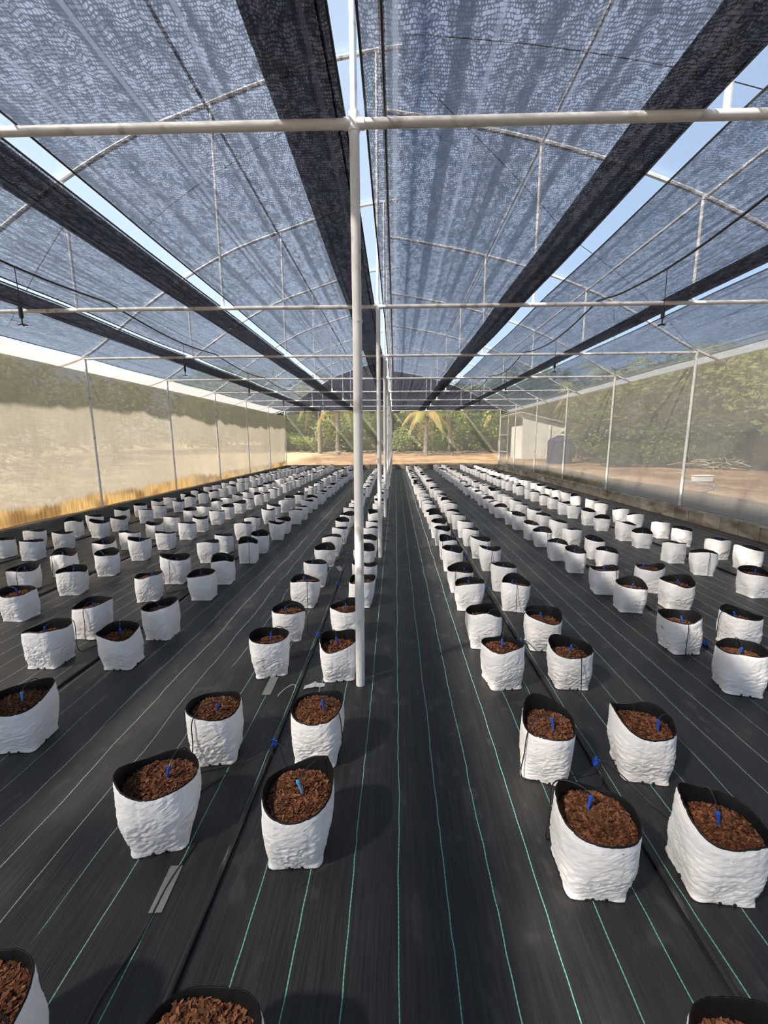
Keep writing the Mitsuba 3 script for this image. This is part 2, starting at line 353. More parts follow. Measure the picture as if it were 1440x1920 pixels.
# bracing wires in the roof
def roof_pt(d, y, off=-.05):
    return np.array([d + XC, y, (fl if d < .05 else fr)(d) + off])
WIRES = [((-3.6, 6.9), (-.5, 6.1)), ((-5.8, 6.7), (-3.9, 5.9)), ((.3, 4.55), (5.6, 4.0)), ((.55, 5.1), (2.7, 7.0)), ((2.9, 7.2), (6.0, 8.55)), ((-3.6, 9.9), (-.6, 9.0)), ((-3.7, 13.0), (-.6, 12.2)), ((4.2, 8.3), (6.0, 11.6))]
WLAB = ['across the upper left slope nearest the camera', 'low on the left slope above the nearest fogger', 'crossing the upper right slope nearest the camera', 'slanting over the second cross pipe on the upper right slope', 'slanting to the nearest right side post', 'across the upper left slope behind the second frame', 'across the upper left slope behind the third frame', 'low on the right slope slanting to the second right side post']
for k, (a, b) in enumerate(WIRES):
    s = np.linspace(0, 1, 24)
    pts = np.array([roof_pt(a[0] + (b[0] - a[0]) * q, a[1] + (b[1] - a[1]) * q) for q in s])
    single('brace_wire', tube(pts, .0045, 5), 'm_wire', 'thin dark bracing wire ' + WLAB[k],
           'wire', 'bracing wires under the roof', 40)

# ------------------------------------------------------------------ walls
rr = np.random.default_rng(11)
def net_sheet(x, z0, z1, y0, y1, seed, bulge):
    yv, zv = np.linspace(y0, y1, int((y1 - y0) / .2) + 1), np.linspace(z0, z1, 14)
    Yg, Zg = np.meshgrid(yv, zv, indexing='ij')
    b = bulge * (meshkit.fbm(np.stack([Yg * 1.2, Zg * .8, Yg * 0 + seed], -1), 3, seed) - .5)
    return grid(np.stack([Yg * 0 + x + b, Yg, Zg], -1))
structure('wall_left', 'left side wall of pale insect net over a low plastered kerb')
structure('wall_right', 'right side wall of pale insect net over a low course of concrete blocks')
structure('wall_far', 'far end wall of fine net over a low kerb')
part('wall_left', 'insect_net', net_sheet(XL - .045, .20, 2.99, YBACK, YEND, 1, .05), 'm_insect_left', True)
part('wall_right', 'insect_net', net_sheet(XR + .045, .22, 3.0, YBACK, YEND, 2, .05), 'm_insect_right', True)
yb = YBACK
k = 0
while yb < YEND - .05:
    w = min(.78 + .1 * rr.random(), YEND - yb)
    part('wall_left', 'block', chamfer_box(XL - .10, XL + .105 + .01 * rr.random(), yb, yb + w - .008, -.10, .205 + .01 * rr.random(), .012), 'm_render', False)
    yb += w
yb = YBACK
while yb < YEND - .05:
    w = min(.39 + .02 * rr.random(), YEND - yb)
    part('wall_right', 'block', chamfer_box(XR - .115 - .022 * rr.random(), XR + .10, yb, yb + w - .012, -.10, .205 + .016 * rr.random(), .012), 'm_block' if rr.random() < .6 else 'm_block_light', False)
    yb += w
cap_y = np.linspace(YBACK, YEND, 150)
def cap(x, w, z, seed):
    o = .016 * (meshkit.noise(np.stack([cap_y * 3, cap_y * 0, cap_y * 0], -1), seed) - .5)
    P = np.stack([np.stack([x - w + o, cap_y, cap_y * 0 + z - .02], -1), np.stack([x - w + o, cap_y, cap_y * 0 + z + .012 + o], -1), np.stack([x + w + o, cap_y, cap_y * 0 + z + .012 + o * .5], -1), np.stack([x + w + o, cap_y, cap_y * 0 + z - .02], -1)], 1)
    return grid(P)
part('wall_left', 'mortar_cap', cap(XL, .108, .218, 1), 'm_block_light', 30)
part('wall_right', 'mortar_cap', cap(XR - .01, .112, .228, 2), 'm_block_light', 30)
ye = YEND
xs = np.linspace(XL, XR, 31)
for a, b in zip(xs[:-1], xs[1:]):
    part('wall_far', 'block', chamfer_box(a, b - .01, ye - .02, ye + .17, -.1, .22 + .012 * rr.random(), .012), 'm_block_light' if rr.random() < .6 else 'm_block')
part('wall_far', 'insect_net', grid(np.stack(np.meshgrid(np.linspace(XL, XR, 40), [ye + .06], np.linspace(.2, 3.24, 12), indexing='ij'), -1)[:, 0]), 'm_insect_end', True)
# gable above the last cross pipe, closed with grey net under film
for F, d0, d1 in ((fl, -6.04, .1), (fr, .1, 6.03)):
    dd, v = np.linspace(d0, d1, 40), np.linspace(0, 1, 8)
    for off, nm, b in ((.03, 'gable_net', 'm_gable'), (.10, 'gable_film', 'm_eave')):
        P = np.stack([np.stack([dd + XC, dd * 0 + ye + off, F(dd) * (1 - q) + ZB * q], -1) for q in v], 1)
        m = grid(P)
        part('wall_far', nm, m, b, True, uv=m.vertices[:, [0, 2]])
# light steel door in the right wall next to the far corner
structure('door_1', 'narrow white steel framed net door at the far end of the right wall')
for y in (21.9, 23.5):
    part('door_1', 'door_stile', tube([(XR - .06, y, .24), (XR - .06, y, 2.85)], .02, 8), 'm_paint', 40)
for z in (.28, .98, 1.85, 2.83):
    part('door_1', 'door_rail', tube([(XR - .06, 21.9, z), (XR - .06, 23.5, z)], .018, 8), 'm_paint', 40)

# ------------------------------------------------------------------ overhead fogger lines
def hose(xh, side):
    ys, pts = [FY(i) for i in range(-1, 9)], []
    for a, b in zip(ys[:-1], ys[1:]):
        for q in np.linspace(0, 1, 10, endpoint=False):
            pts.append((xh + .05 * math.sin(a * 2.1 + q * 3), a + (b - a) * q, ZB + .034 - .10 * math.sin(math.pi * q)))
    pts.append((xh, ys[-1], ZB + .034))
    return np.array(pts)
for xh, side in ((-3.5, 'left'), (2.53, 'right')):
    H = hose(xh, side)
    single('overhead_hose', tube(H, .010, 8), 'm_black', f'black water hose lying across the cross pipes along the {side} half of the tunnel', 'hose', 'overhead fogger hoses', 40)
    for k, y0 in enumerate((4.10 if xh < 0 else 4.33, 7.05, 10.1, 13.2, 16.2, 19.3, 22.3)):
        j = np.argmin(abs(H[:, 1] - y0))
        x0, y0, z0 = H[j]
        t = thing('fogger', f'black hanging fogger, {ORD[k]} from the camera on the {side} overhead hose', 'fogger', 'foggers hanging from the overhead hoses')
        part(t, 'drop_tube', tube([(x0, y0, z0), (x0 + .004, y0, z0 - .2), (x0, y0, z0 - .36)], .0035, 6), 'm_black')
        part(t, 'weight', tube([(x0, y0, z0 - .34), (x0, y0, z0 - .345), (x0, y0, z0 - .44), (x0, y0, z0 - .445)], [.008, .017, .017, .008], 10), 'm_black', 40)
        part(t, 'nozzle_stem', tube([(x0, y0, z0 - .44), (x0, y0, z0 - .50)], .006, 8), 'm_black', 40)
        for q in range(4):
            a = q * math.pi / 2 + .4
            part(t, 'nozzle', tube([(x0, y0, z0 - .495), (x0 + .022 * math.cos(a), y0 + .022 * math.sin(a), z0 - .50), (x0 + .04 * math.cos(a), y0 + .04 * math.sin(a), z0 - .503)], [.006, .007, .0045], 6), 'm_black', 40)

# ------------------------------------------------------------------ grow bags
def superell(phi, a, b, n):
    c, s = np.cos(phi), np.sin(phi)
    r = (np.abs(c / a) ** n + np.abs(s / b) ** n) ** (-1.0 / n)
    return np.stack([r * c, r * s], -1)
def make_bag(seed, nphi, nt, H=.262, base=.100, top=(.136, .128), lean=(0, 0), rim=None, soil=.80, chips=0, twist=0.0, ear=1.0):
    g = np.random.default_rng(seed)
    phi = np.arange(nphi) * 2 * np.pi / nphi
    if rim is None:
        rim = [(1, .03 + .05 * g.random(), g.random() * 6.28), (2, .02 + .05 * g.random(), g.random() * 6.28), (3, .03 * g.random(), g.random() * 6.28), (5, .015 * g.random(), g.random() * 6.28)]
    h = 1 + sum(a * np.cos(k * (phi - p)) for k, a, p in rim)
    top_n = 2.2 + .5 * g.random()
    def ring(t):
        w = np.clip(t / .75, 0, 1) ** .8; w = .35 * w + .65 * w * w * (3 - 2 * w)
        a = base * (1 - w) + top[0] * w
        b = base * .98 * (1 - w) + top[1] * w
        if t > .9:
            a, b = a * (1 - .25 * (t - .9)), b * (1 - .25 * (t - .9))
        n = 6.0 * (1 - w) + top_n * w
        p = superell(phi, a, b, n)
        e = np.exp(-((t - .0) / .05) ** 2) * ear
        cor = np.abs(np.sin(2 * phi)) ** 6
        p = p * (1 + .07 * e * cor)[:, None]
        return p + np.outer(np.ones(nphi), np.array(lean)) * t
    ts = np.r_[0, np.linspace(0, 1, nt) ** 1.0 * .985 + .012]
    V = []
    for t in ts:
        p = ring(t)
        z = H * h * t
        u = np.unwrap(np.arctan2(p[:, 1], p[:, 0])) * .13
        q1 = np.stack([(u * 26 + z * 40), (z * 90 - u * 34), u * 0 + seed * 3.7], -1)
        q2 = np.stack([(u * 24 - z * 26), (z * 74 + u * 30), u * 0 + seed * 1.9 + 50], -1)
        per = np.cos(phi)  # blends the seam at the back
        n1 = 1 - np.abs(2 * meshkit.noise(q1, 3) - 1)
        n2 = 1 - np.abs(2 * meshkit.noise(q2, 4) - 1)
        big = meshkit.fbm(np.stack([p[:, 0] * 9, p[:, 1] * 9, z * 9 + seed * 5.1], -1), 2, 6) - .5
        env = .35 + .65 * np.exp(-((t - .32) / .28) ** 2)
        d = env * (.0072 * np.maximum(n1, n2) ** 3.5 - .0028) + .013 * big * np.sin(np.pi * min(1, t * 1.05 + .03)) 
        for gp in (-1.9, -1.15, 1.3):
            d = d - .0022 * np.exp(-((np.angle(np.exp(1j * (phi - gp + .25 * (t - .5) * math.sin(seed))))) / .045) ** 2) * min(1, t * 3)
        rr_ = np.linalg.norm(p - np.array(lean) * t, axis=1)
        p = p + (p - np.array(lean) * t) / rr_[:, None] * d[:, None]
        V.append(np.c_[p, np.maximum(z + .004 * big * t, 0)])
    V = np.array(V)
    V[0, :, 2] = 0
    def rings(V):
        a = len(V)
        i, j = np.meshgrid(np.arange(a - 1), np.arange(nphi), indexing='ij')
        A, B = i * nphi + j, i * nphi + (j + 1) % nphi
        return np.concatenate([np.stack([A, B, B + nphi], -1).reshape(-1, 3), np.stack([A, B + nphi, A + nphi], -1).reshape(-1, 3)])
    f = rings(V)
    v = V.reshape(-1, 3)
    v = np.vstack([v, [[0, 0, 0.001]]])
    j = np.arange(nphi)
    f = np.vstack([f, np.stack([(j + 1) % nphi, j, j * 0 + len(v) - 1], 1)])
    outer = trimesh.Trimesh(v, f, process=False)
    # black inner face from just over the rim down below the soil
    zs = H * soil
    rimv = V[-1]
    cen = np.array([lean[0], lean[1], 0])
    def inward(P, d, dz):
        r = P - cen; r[:, 2] = 0
        L = np.linalg.norm(r, axis=1, keepdims=True)
        return P - r / L * d + np.array([0, 0, dz])
    Lr = [inward(rimv.copy(), -.0016, -.004), inward(rimv.copy(), .0006, .0022), inward(rimv.copy(), .003, 0)]
    for q in (.25, .5, .75, 1.0):
        P = inward(rimv.copy(), .004 + .016 * q, 0)
        P[:, 2] = P[:, 2] * (1 - q) + (zs - .035) * q
        Lr.append(P)
    Lr = np.array(Lr)
    liner = trimesh.Trimesh(Lr.reshape(-1, 3), rings(Lr)[:, ::-1], process=False)
    # coir: mounded surface and loose chips
    nr = 14 if chips else 5
    edge = inward(rimv.copy(), .005, 0)
    P, col = [], []
    g2 = np.random.default_rng(seed + 999)
    for q in np.linspace(1, 0.04, nr):
        p = cen[:2] + (edge[:, :2] - cen[:2]) * q
        nz = meshkit.fbm(np.stack([p[:, 0] * 45, p[:, 1] * 45, p[:, 0] * 0 + seed], -1), 3, 9)
        P.append(np.c_[p, zs + .016 * (1 - q ** 2) - .008 * q ** 6 + .016 * (nz - .5)])
        k = meshkit.noise(np.stack([p[:, 0] * 160, p[:, 1] * 160, p[:, 0] * 0 + seed], -1), 12)[:, None]
        col.append(np.array([.045, .014, .007]) * (1 - k) + np.array([.15, .05, .022]) * k)
    P = np.array(P); col = np.array(col).reshape(-1, 3)
    sm = trimesh.Trimesh(P.reshape(-1, 3), rings(P), process=False)
    cv, cf, cc = [sm.vertices], [sm.faces], [col]
    at = len(sm.vertices)
    if chips:
        R = np.sqrt(g2.random(chips)); A = g2.random(chips) * 2 * np.pi
        e = np.array([np.interp(A, np.r_[phi, 2 * np.pi], np.r_[edge[:, k] - cen[k], edge[0, k] - cen[k]]) for k in (0, 1)]).T
        pos = cen[:2] + e * R[:, None] * .96
        z = zs + .016 * (1 - R ** 2) + .002 + .008 * g2.random(chips)
        Ln, W = .006 + .011 * g2.random(chips) ** 1.5, .0022 + .0032 * g2.random(chips)
        th = g2.random(chips) * 2 * np.pi
        tl = g2.normal(0, .45, (chips, 2))
        dx = np.stack([np.cos(th), np.sin(th), tl[:, 0]], -1); dx /= np.linalg.norm(dx, axis=1, keepdims=True)
        dy = np.stack([-np.sin(th), np.cos(th), tl[:, 1]], -1); dy /= np.linalg.norm(dy, axis=1, keepdims=True)
        up = np.cross(dx, dy)
        c0 = np.c_[pos, z]
        q = np.array([(-1, -1, 0), (0, -1.2, .5), (1, -.8, 0), (1, .8, 0), (0, 1.2, .5), (-1, 1, 0)])
        vv = c0[:, None] + q[None, :, :1] * (Ln[:, None] * dx)[:, None] + q[None, :, 1:2] * (W[:, None] * dy)[:, None] + q[None, :, 2:] * (.35 * Ln[:, None] * .5 * up)[:, None]
        ff = np.array([(0, 1, 4), (0, 4, 5), (1, 2, 3), (1, 3, 4)])
        cv.append(vv.reshape(-1, 3)); cf.append((ff[None] + (np.arange(chips) * 6)[:, None, None]).reshape(-1, 3) + at)
        k = g2.random((chips, 1)) ** 1.3
        hue = g2.random((chips, 1))
        c = np.array([.050, .017, .009]) * (1 - k) + (np.array([.25, .090, .040]) * hue + np.array([.24, .125, .070]) * (1 - hue)) * k
        cc.append(np.repeat(c, 6, 0))
    coir = (np.vstack(cv), np.vstack(cf), np.vstack(cc))
    return dict(outer=outer, liner=liner, coir=coir, H=H, rim=V[-1], soil=zs + .016, lean=lean)
def bag_plies(b):
    v, f, c = b['coir']
    return dict(film_skin=ply(b['outer'], 'm_bag', True), liner=ply(b['liner'], 'm_liner', True), coir=ply((v, f), 'm_coir', False, color=c))

# columns: x of bag centre, first front y, pitch between pairs, gap inside a pair
COLS = [  # name, x, y at k=1, pitch, gap
    ('first row left of the walkway', -.365, 2.55, 1.235, .49), ('second row left of the walkway', -.89, 2.56, 1.24, .50),
    ('third row left of the walkway', -1.95, 2.61, 1.30, .50), ('fourth row left of the walkway', -2.49, 2.61, 1.31, .50),
    ('fifth row left of the walkway', -3.46, 2.86, 1.23, .56), ('sixth row left of the walkway', -4.0, 2.88, 1.24, .52),
    ('seventh row left of the walkway', -4.98, 2.72, 1.30, .54), ('eighth row left of the walkway', -5.48, 2.80, 1.30, .52),
    ('first row right of the walkway', .70, 2.45, 1.235, .52), ('second row right of the walkway', 1.14, 2.45, 1.23, .52),
    ('third row right of the walkway', 2.18, 2.46, 1.205, .48), ('fourth row right of the walkway', 2.66, 2.52, 1.21, .48),
    ('fifth row right of the walkway', 3.64, 2.37, 1.21, .48), ('sixth row right of the walkway', 4.30, 2.52, 1.22, .5)]
M = np.array([_r * math.cos(ROLL) + np.cross(_f, _r) * math.sin(ROLL), _d, _f])
def project(p):
    q = M @ (np.asarray(p, float) - EYE)
    return (720 + F_PX * q[0] / q[2], 960 + F_PX * q[1] / q[2], q[2]) if q[2] > .05 else (-1e5, -1e5, q[2])
# bags one can see in the photo as single shapes get their own: lean, rim and turn
SPECIAL = {  # (column, k, j): dict(dx, dy, rot, ...)
    (1, 0, 0): dict(dx=-.055, dy=.02, tube=1.0, rot=.25, top=(.150, .135), lean=(-.012, .02), rim=[(1, .09, -2.6), (2, .05, .4), (3, .05, 1.3)], soil=.78, stake=(.01, .02)),
    (0, 0, 0): dict(dx=-.02, dy=-.015, tube=.9, rot=.06, top=(.134, .140), lean=(.01, .0), rim=[(1, .05, .5), (2, .07, .35), (3, .035, 1.2)], soil=.80, stake=(.035, -.01), cyan=True),
    (1, 0, 1): dict(dx=-.022, dy=-.03, tube=-2.0, rot=.15, top=(.128, .132), lean=(-.01, .01), rim=[(1, .06, -2.4), (2, .04, .5)], soil=.82, stake=(.0, .0)),
    (0, 0, 1): dict(dx=-.03, dy=-.015, tube=-.45, rot=-.05, top=(.130, .130), lean=(.0, .01), rim=[(1, .05, .3), (2, .05, .2)], soil=.86, stake=(.04, -.01)),
    (8, 0, 0): dict(dx=.005, dy=.0, tube=2.5, rot=-.04, top=(.140, .134), lean=(.018, .0), rim=[(1, .05, 2.7), (2, .05, 2.7), (3, .03, .4)], soil=.84, stake=(-.01, .02)),
    (9, 0, 0): dict(dx=.0, dy=-.01, tube=1.5, rot=-.10, top=(.134, .124), lean=(.02, .0), rim=[(1, .08, 2.6), (2, .06, 2.6), (3, .04, .8)], soil=.74, stake=(.02, .0)),
    (8, 0, 1): dict(dx=.02, dy=-.02, tube=-2.2, rot=-.35, top=(.120, .134), lean=(.01, .012), rim=[(1, .10, 2.3), (2, .06, 2.2)], soil=.80, stake=(.04, -.04)),
    (9, 0, 1): dict(dx=.04, dy=-.015, tube=.0, rot=-.15, top=(.138, .128), lean=(.0, .012), rim=[(1, .07, 2.6), (2, .08, .2), (3, .05, 1.0)], soil=.78, stake=(.06, -.03)),
    (2, 0, 1): dict(dx=-.03, dy=.04, tube=1.6, rot=.10, top=(.146, .140), lean=(-.01, .0), rim=[(1, .05, 1.2), (2, .06, .6)], soil=.78, stake=(.0, .0), cyan=True),
    (1, -1, 1): dict(dx=-.11, dy=.035, rot=.1, top=(.140, .135), lean=(-.02, .01), rim=[(1, .03, 2.0), (2, .03, .6)], soil=.88, stake=(.0, .0)),
    (0, -1, 1): dict(dx=-.06, dy=.0, rot=-.15, top=(.145, .130), lean=(-.02, .0), rim=[(1, .04, .4), (2, .05, .4)], soil=.84, stake=(.05, .0)),
    (8, -1, 1): dict(dx=.08, dy=.08, rot=-.1, top=(.13, .128), lean=(.0, .0), rim=[(1, .05, 1.5), (2, .05, .4)], soil=.78, stake=(.0, -.02)),
}
bags = []
for c, (nm, x, y1, p, gap) in enumerate(COLS):
    for k in range(-1, 19):
        for j in (0, 1):
            y = y1 + p * (k - 1) + gap * j + .105
            if y > 23.25:
                continue
            g = np.random.default_rng(1000 + c * 97 + (k + 2) * 5 + j)
            sp = SPECIAL.get((c, k, j))
            xx = x + (sp['dx'] if sp else g.normal(0, .018)); y = y + (sp['dy'] if sp else g.normal(0, .02))
            u, v, dep = project((xx, y, .26)); u0, v0, _ = project((xx, y - .1, 0))
            R = .15 * F_PX / max(dep, .1)
            vb = project((xx, y + .13, .28))[1]
            if dep < .2 or u + R < 2 or u - R > 1438 or vb > 1925 or vb < 0:
                continue
            bags.append(dict(c=c, k=k, j=j, x=xx, y=y, dep=dep, g=g, sp=sp))
bags.sort(key=lambda b: b['dep'])
order = {}
for b in sorted(bags, key=lambda b: b['y']):
    b['ord'] = order.get(b['c'], 0)
    order[b['c']] = b['ord'] + 1
MIDV = [make_bag(200 + i, 56, 22, chips=130, H=.262 + .02 * math.sin(i * 2.3), top=(.128 + .010 * math.sin(i * 1.7), .126), base=.096 + .006 * math.cos(i), soil=.74 - .10 * ((i * 5) % 3) / 2) for i in range(12)]
FARV = [make_bag(300 + i, 26, 9, chips=0, H=.265 + .018 * math.sin(i * 2.1), top=(.128 + .008 * math.sin(i * 1.3), .124), base=.098, soil=.64) for i in range(8)]
MIDP, FARP = [bag_plies(b) for b in MIDV], [bag_plies(b) for b in FARV]
far_mass = {'film_skin': [], 'liner': []}
for n, b in enumerate(bags):
    g, sp = b['g'], b['sp']
    label = f"white grow bag, {ORD[b['ord']]} from the front in the {COLS[b['c']][0]}"
    rot = sp['rot'] if sp else float(g.normal(0, .16) + (.10 if b['c'] < 8 else -.10))
    if n >= 300:
        i = int(g.integers(8))
        Mx = trimesh.transformations.euler_matrix(0, 0, rot); Mx[:3, 3] = (b['x'], b['y'], .002)
        for nm, m in (('film_skin', FARV[i]['outer']), ('liner', FARV[i]['liner'])):
            m = m.copy(); m.apply_transform(Mx); far_mass[nm].append(m)
        continue
    key = thing('grow_bag', label, 'grow bag', 'white grow bags in rows on the floor')
    sc = 1.0 if sp else float(1 + g.normal(0, .02))
    W = T().translate([b['x'], b['y'], .003]).rotate([0, 0, 1], math.degrees(rot)).scale([sc, sc, sc])
    if n < 40:
        kw = {q: sp[q] for q in ('top', 'lean', 'rim', 'soil')} if sp else dict(top=(.127 + .012 * g.random(), .124 + .01 * g.random()), lean=(float(g.normal(0, .010)), float(g.normal(0, .008))), soil=.68 + .12 * g.random(), H=.252 + .025 * g.random())
        B = make_bag(500 + n, 112 if n < 24 else 80, 44 if n < 24 else 30, chips=2200 if n < 14 else 700, **kw)
        P = bag_plies(B)
    elif b['y'] < 11:
        i = int(g.integers(12)); B, P = MIDV[i], MIDP[i]
    else:
        i = int(g.integers(8)); B, P = FARV[i], FARP[i]
    for nm in ('film_skin', 'liner', 'coir'):
        scene[f'{key}__{nm}'] = {**P[nm], 'to_world': W}
        if nm == 'coir':
            labels[f'{key}__{nm}'] = {'label': 'brown coconut coir chips', 'kind': 'stuff'}
        elif nm == 'liner':
            labels[f'{key}__{nm}'] = {'label': 'black inner face and rim'}
    b.update(B=B, rot=rot, sc=sc, key=key)
    if n < 26:   # drain holes punched along the foot
        hs = []
        for a in (-1.75, -1.30, -.15, 3.3):
            i = int(((a % (2 * np.pi)) / (2 * np.pi)) * len(B['rim']))
            p = superell(np.array([a]), .1, .098, 6.0)[0] * 1.03
            hole = trimesh.creation.cylinder(.0055, .006, sections=10)
            hole.apply_transform(trimesh.geometry.align_vectors([0, 0, 1], [p[0], p[1], 0])); hole.apply_translation((p[0], p[1], .007))
            scene[number(f'{key}__drain_hole')] = {**ply(hole, 'm_black'), 'to_world': W}
if far_mass['film_skin']:
    key = thing('distant_grow_bag_mass', 'mass of small white grow bags at the far end of the rows', 'grow bags', kind='stuff')
    for nm in far_mass:
        scene[f'{key}__{nm}'] = ply(join(far_mass[nm]), 'm_bag' if nm == 'film_skin' else 'm_liner', True)

# ------------------------------------------------------------------ drip pipes, connectors, stakes and feed tubes
BEDS = [(-.655, 0, 1, 'first bed left of the walkway'), (-2.2, 2, 3, 'second bed left of the walkway'), (-3.72, 4, 5, 'third bed left of the walkway'), (-5.22, 6, 7, 'bed along the left wall'),
        (.955, 8, 9, 'first bed right of the walkway'), (2.42, 10, 11, 'second bed right of the walkway'), (3.97, 12, 13, 'bed along the right wall')]
pipe_of = {}
for x, a, c, nm in BEDS:
    ys = np.linspace(-1.0, 23.0, 120)
    wob = .02 * np.sin(ys * .8 + x) + (.03 * np.clip((ys - 1.1) / 2, 0, 1) if x == .955 else 0)
    P = np.stack([x + wob, ys, ys * 0 + .0115], -1)
    t = thing('drip_pipe', f'black drip pipe lying on the floor in the {nm}', 'drip pipe', 'drip pipes between the bag rows')
    part(t, 'pipe', tube(P, .0095, 10), 'm_pipe', 40)
    pipe_of[a] = pipe_of[c] = (lambda y, P=P: np.array([np.interp(y, P[:, 1], P[:, 0]), y, .0115]))
    y1, p = COLS[a][2], COLS[a][3]
    for k in range(0, 5):
        yc = y1 + p * (k - 1) + .62
        if yc > 7: continue
        q = pipe_of[a](yc)
        ck = part(t, 'connector', join([tube([q + [0, -.014, 0], q + [0, .014, 0]], .0145, 10), tube([q, q + [0, 0, .034]], [.010, .008], 8)]), 'm_blue', 40, label='blue four way connector')
        for ox_, oy_ in ((-.02, 0), (.02, 0), (0, -.02), (0, .02)):
            part(ck, 'outlet', tube([q + [0, 0, .024], q + [ox_, oy_, .024]], [.0052, .004], 6), 'm_blue', 40)
for b in bags:
    if 'key' not in b or b['y'] > 6.2 or b['c'] == 7:
        continue
    g, sp, B = b['g'], b['sp'], b['B']
    cr, sr = math.cos(b['rot']), math.sin(b['rot'])
    def wp(p):
        p = np.asarray(p, float) * b['sc']
        return np.array([b['x'] + cr * p[0] - sr * p[1], b['y'] + sr * p[0] + cr * p[1], p[2] + .003])
    s0 = np.array(sp['stake'] if sp else g.normal(0, .02, 2))
    tilt = g.normal(0, .018, 2)
    zb = B['soil']
    foot, head = np.array([s0[0], s0[1], zb - .03]), np.array([s0[0] + tilt[0], s0[1] + tilt[1], zb + .062])
    t = thing('drip_stake', f"{'light blue' if sp and sp.get('cyan') else 'blue'} drip stake in the {ORD[b['ord']]} bag of the {COLS[b['c']][0]}", 'drip stake', 'drip stakes in the bags')
    F_, H_ = wp(foot), wp(head)
    bl = 'm_cyan' if sp and sp.get('cyan') else 'm_blue'
    sk = part(t, 'stake', tube([F_, F_ * .4 + H_ * .6, H_ * .98 + F_ * .02, H_], [.0028, .0050, .0062, .0035], 8), bl, 40)
    part(sk, 'dripper_head', tube([H_ * .93 + F_ * .07, H_ * .86 + F_ * .14], [.0080, .0074], 8), bl, 40)
    left_col = b['c'] in [a for _, a, _, _ in BEDS]
    p = COLS[b['c']][3]
    yc = COLS[b['c']][2] + p * (b['k'] - 1) + .62
    con = pipe_of[b['c']](yc) + [0, 0, .024]
    # where the tube drops over the rim: to the pipe side, or over the front as many do in the photo
    to = con - wp([0, 0, 0]); base_a = math.atan2(to[1], to[0]) - b['rot']
    if sp and 'tube' in sp: base_a = sp['tube']
    elif g.random() < .22: base_a = -1.57 + g.normal(0, .4)
    i = int(((base_a % (2 * np.pi)) / (2 * np.pi)) * len(B['rim'])) % len(B['rim'])
    rp = B['rim'][i]; o = rp[:2] / np.linalg.norm(rp[:2])
    hi = wp([rp[0], rp[1], rp[2] + .006])
    mid_in = wp([rp[0] * .5 + head[0] * .5, rp[1] * .5 + head[1] * .5, max(rp[2], head[2]) + .02])
    o1 = wp([rp[0] + o[0] * .022, rp[1] + o[1] * .022, rp[2] * .55])
    o2 = wp([rp[0] + o[0] * .03, rp[1] + o[1] * .03, .02])
    fl1 = (o2 * .5 + con * .5); fl1[2] = .012; fl1[:2] += g.normal(0, .05, 2)
    pts = spline([H_, mid_in, hi, o1, o2, fl1, con], 60)
    pts[:, 2] = np.maximum(pts[:, 2], .006)
    # keep the tube outside the skin below the rim
    part(t, 'feed_tube', tube(pts, .0026, 6), 'm_black', 40, label='thin black feed tube')

# ------------------------------------------------------------------ small litter on the floor
def tape(cx, cy, w, l, a, seed):
    g = np.random.default_rng(seed)
    u, v = np.meshgrid(np.linspace(-.5, .5, 5), np.linspace(-.5, .5, 13), indexing='ij')
    P = np.stack([u * w, v * l, .004 + .002 * meshkit.noise(np.stack([u * 9, v * 30, u * 0 + seed], -1), seed)], -1)
    m = grid(P)
    m.apply_transform(trimesh.transformations.euler_matrix(0, 0, a)); m.apply_translation((cx, cy, 0))
    return m
single('tape_piece', tape(-.822, 1.225, .045, .16, .05, 1), 'm_tape', 'clear tape stuck over a mat seam below the nearest left bag', 'tape', 'tape pieces on the mat seams')
single('tape_piece', tape(-.82, 2.48, .055, .20, .02, 2), 'm_tape', 'clear tape stuck over a mat seam behind the second left bag', 'tape', 'tape pieces on the mat seams')
single('tape_piece', tape(-.70, 5.02, .06, .2, .4, 6), 'm_tape', 'clear tape scrap by the drip pipe beyond the first centre post', 'tape', 'tape pieces on the mat seams')
u, v = np.meshgrid(np.linspace(-.5, .5, 14), np.linspace(-.5, .5, 8), indexing='ij')
P = np.stack([u * .13 - .53, v * .055 * (1 - .6 * abs(u)) + 2.475 + .03 * u, .004 + .03 * meshkit.fbm(np.stack([u * 7, v * 9, u * 0], -1), 3, 4) * (1 - 1.7 * abs(u))], -1)
single('plastic_scrap', grid(P), 'm_foil', 'crumpled clear plastic scrap in front of the bag by the first post', 'plastic scrap')
single('bent_wire', tube(spline([(-.735, 2.36, .006), (-.69, 2.43, .03), (-.655, 2.45, .035), (-.65, 2.41, .008)], 16), .0016, 5), 'm_ropew', 'thin bent wire sticking up beside the drip pipe', 'wire')
sy = np.linspace(.3, 1.42, 40)
single('mat_seam_thread', tube(np.stack([-.80 - .045 * np.clip((1.42 - sy) / .5, 0, 1) + .006 * np.sin(sy * 19), sy, sy * 0 + .006], -1), .003, 5), 'm_black', 'loose black thread of the mat seam under the nearest left bag', 'thread', smooth=40)

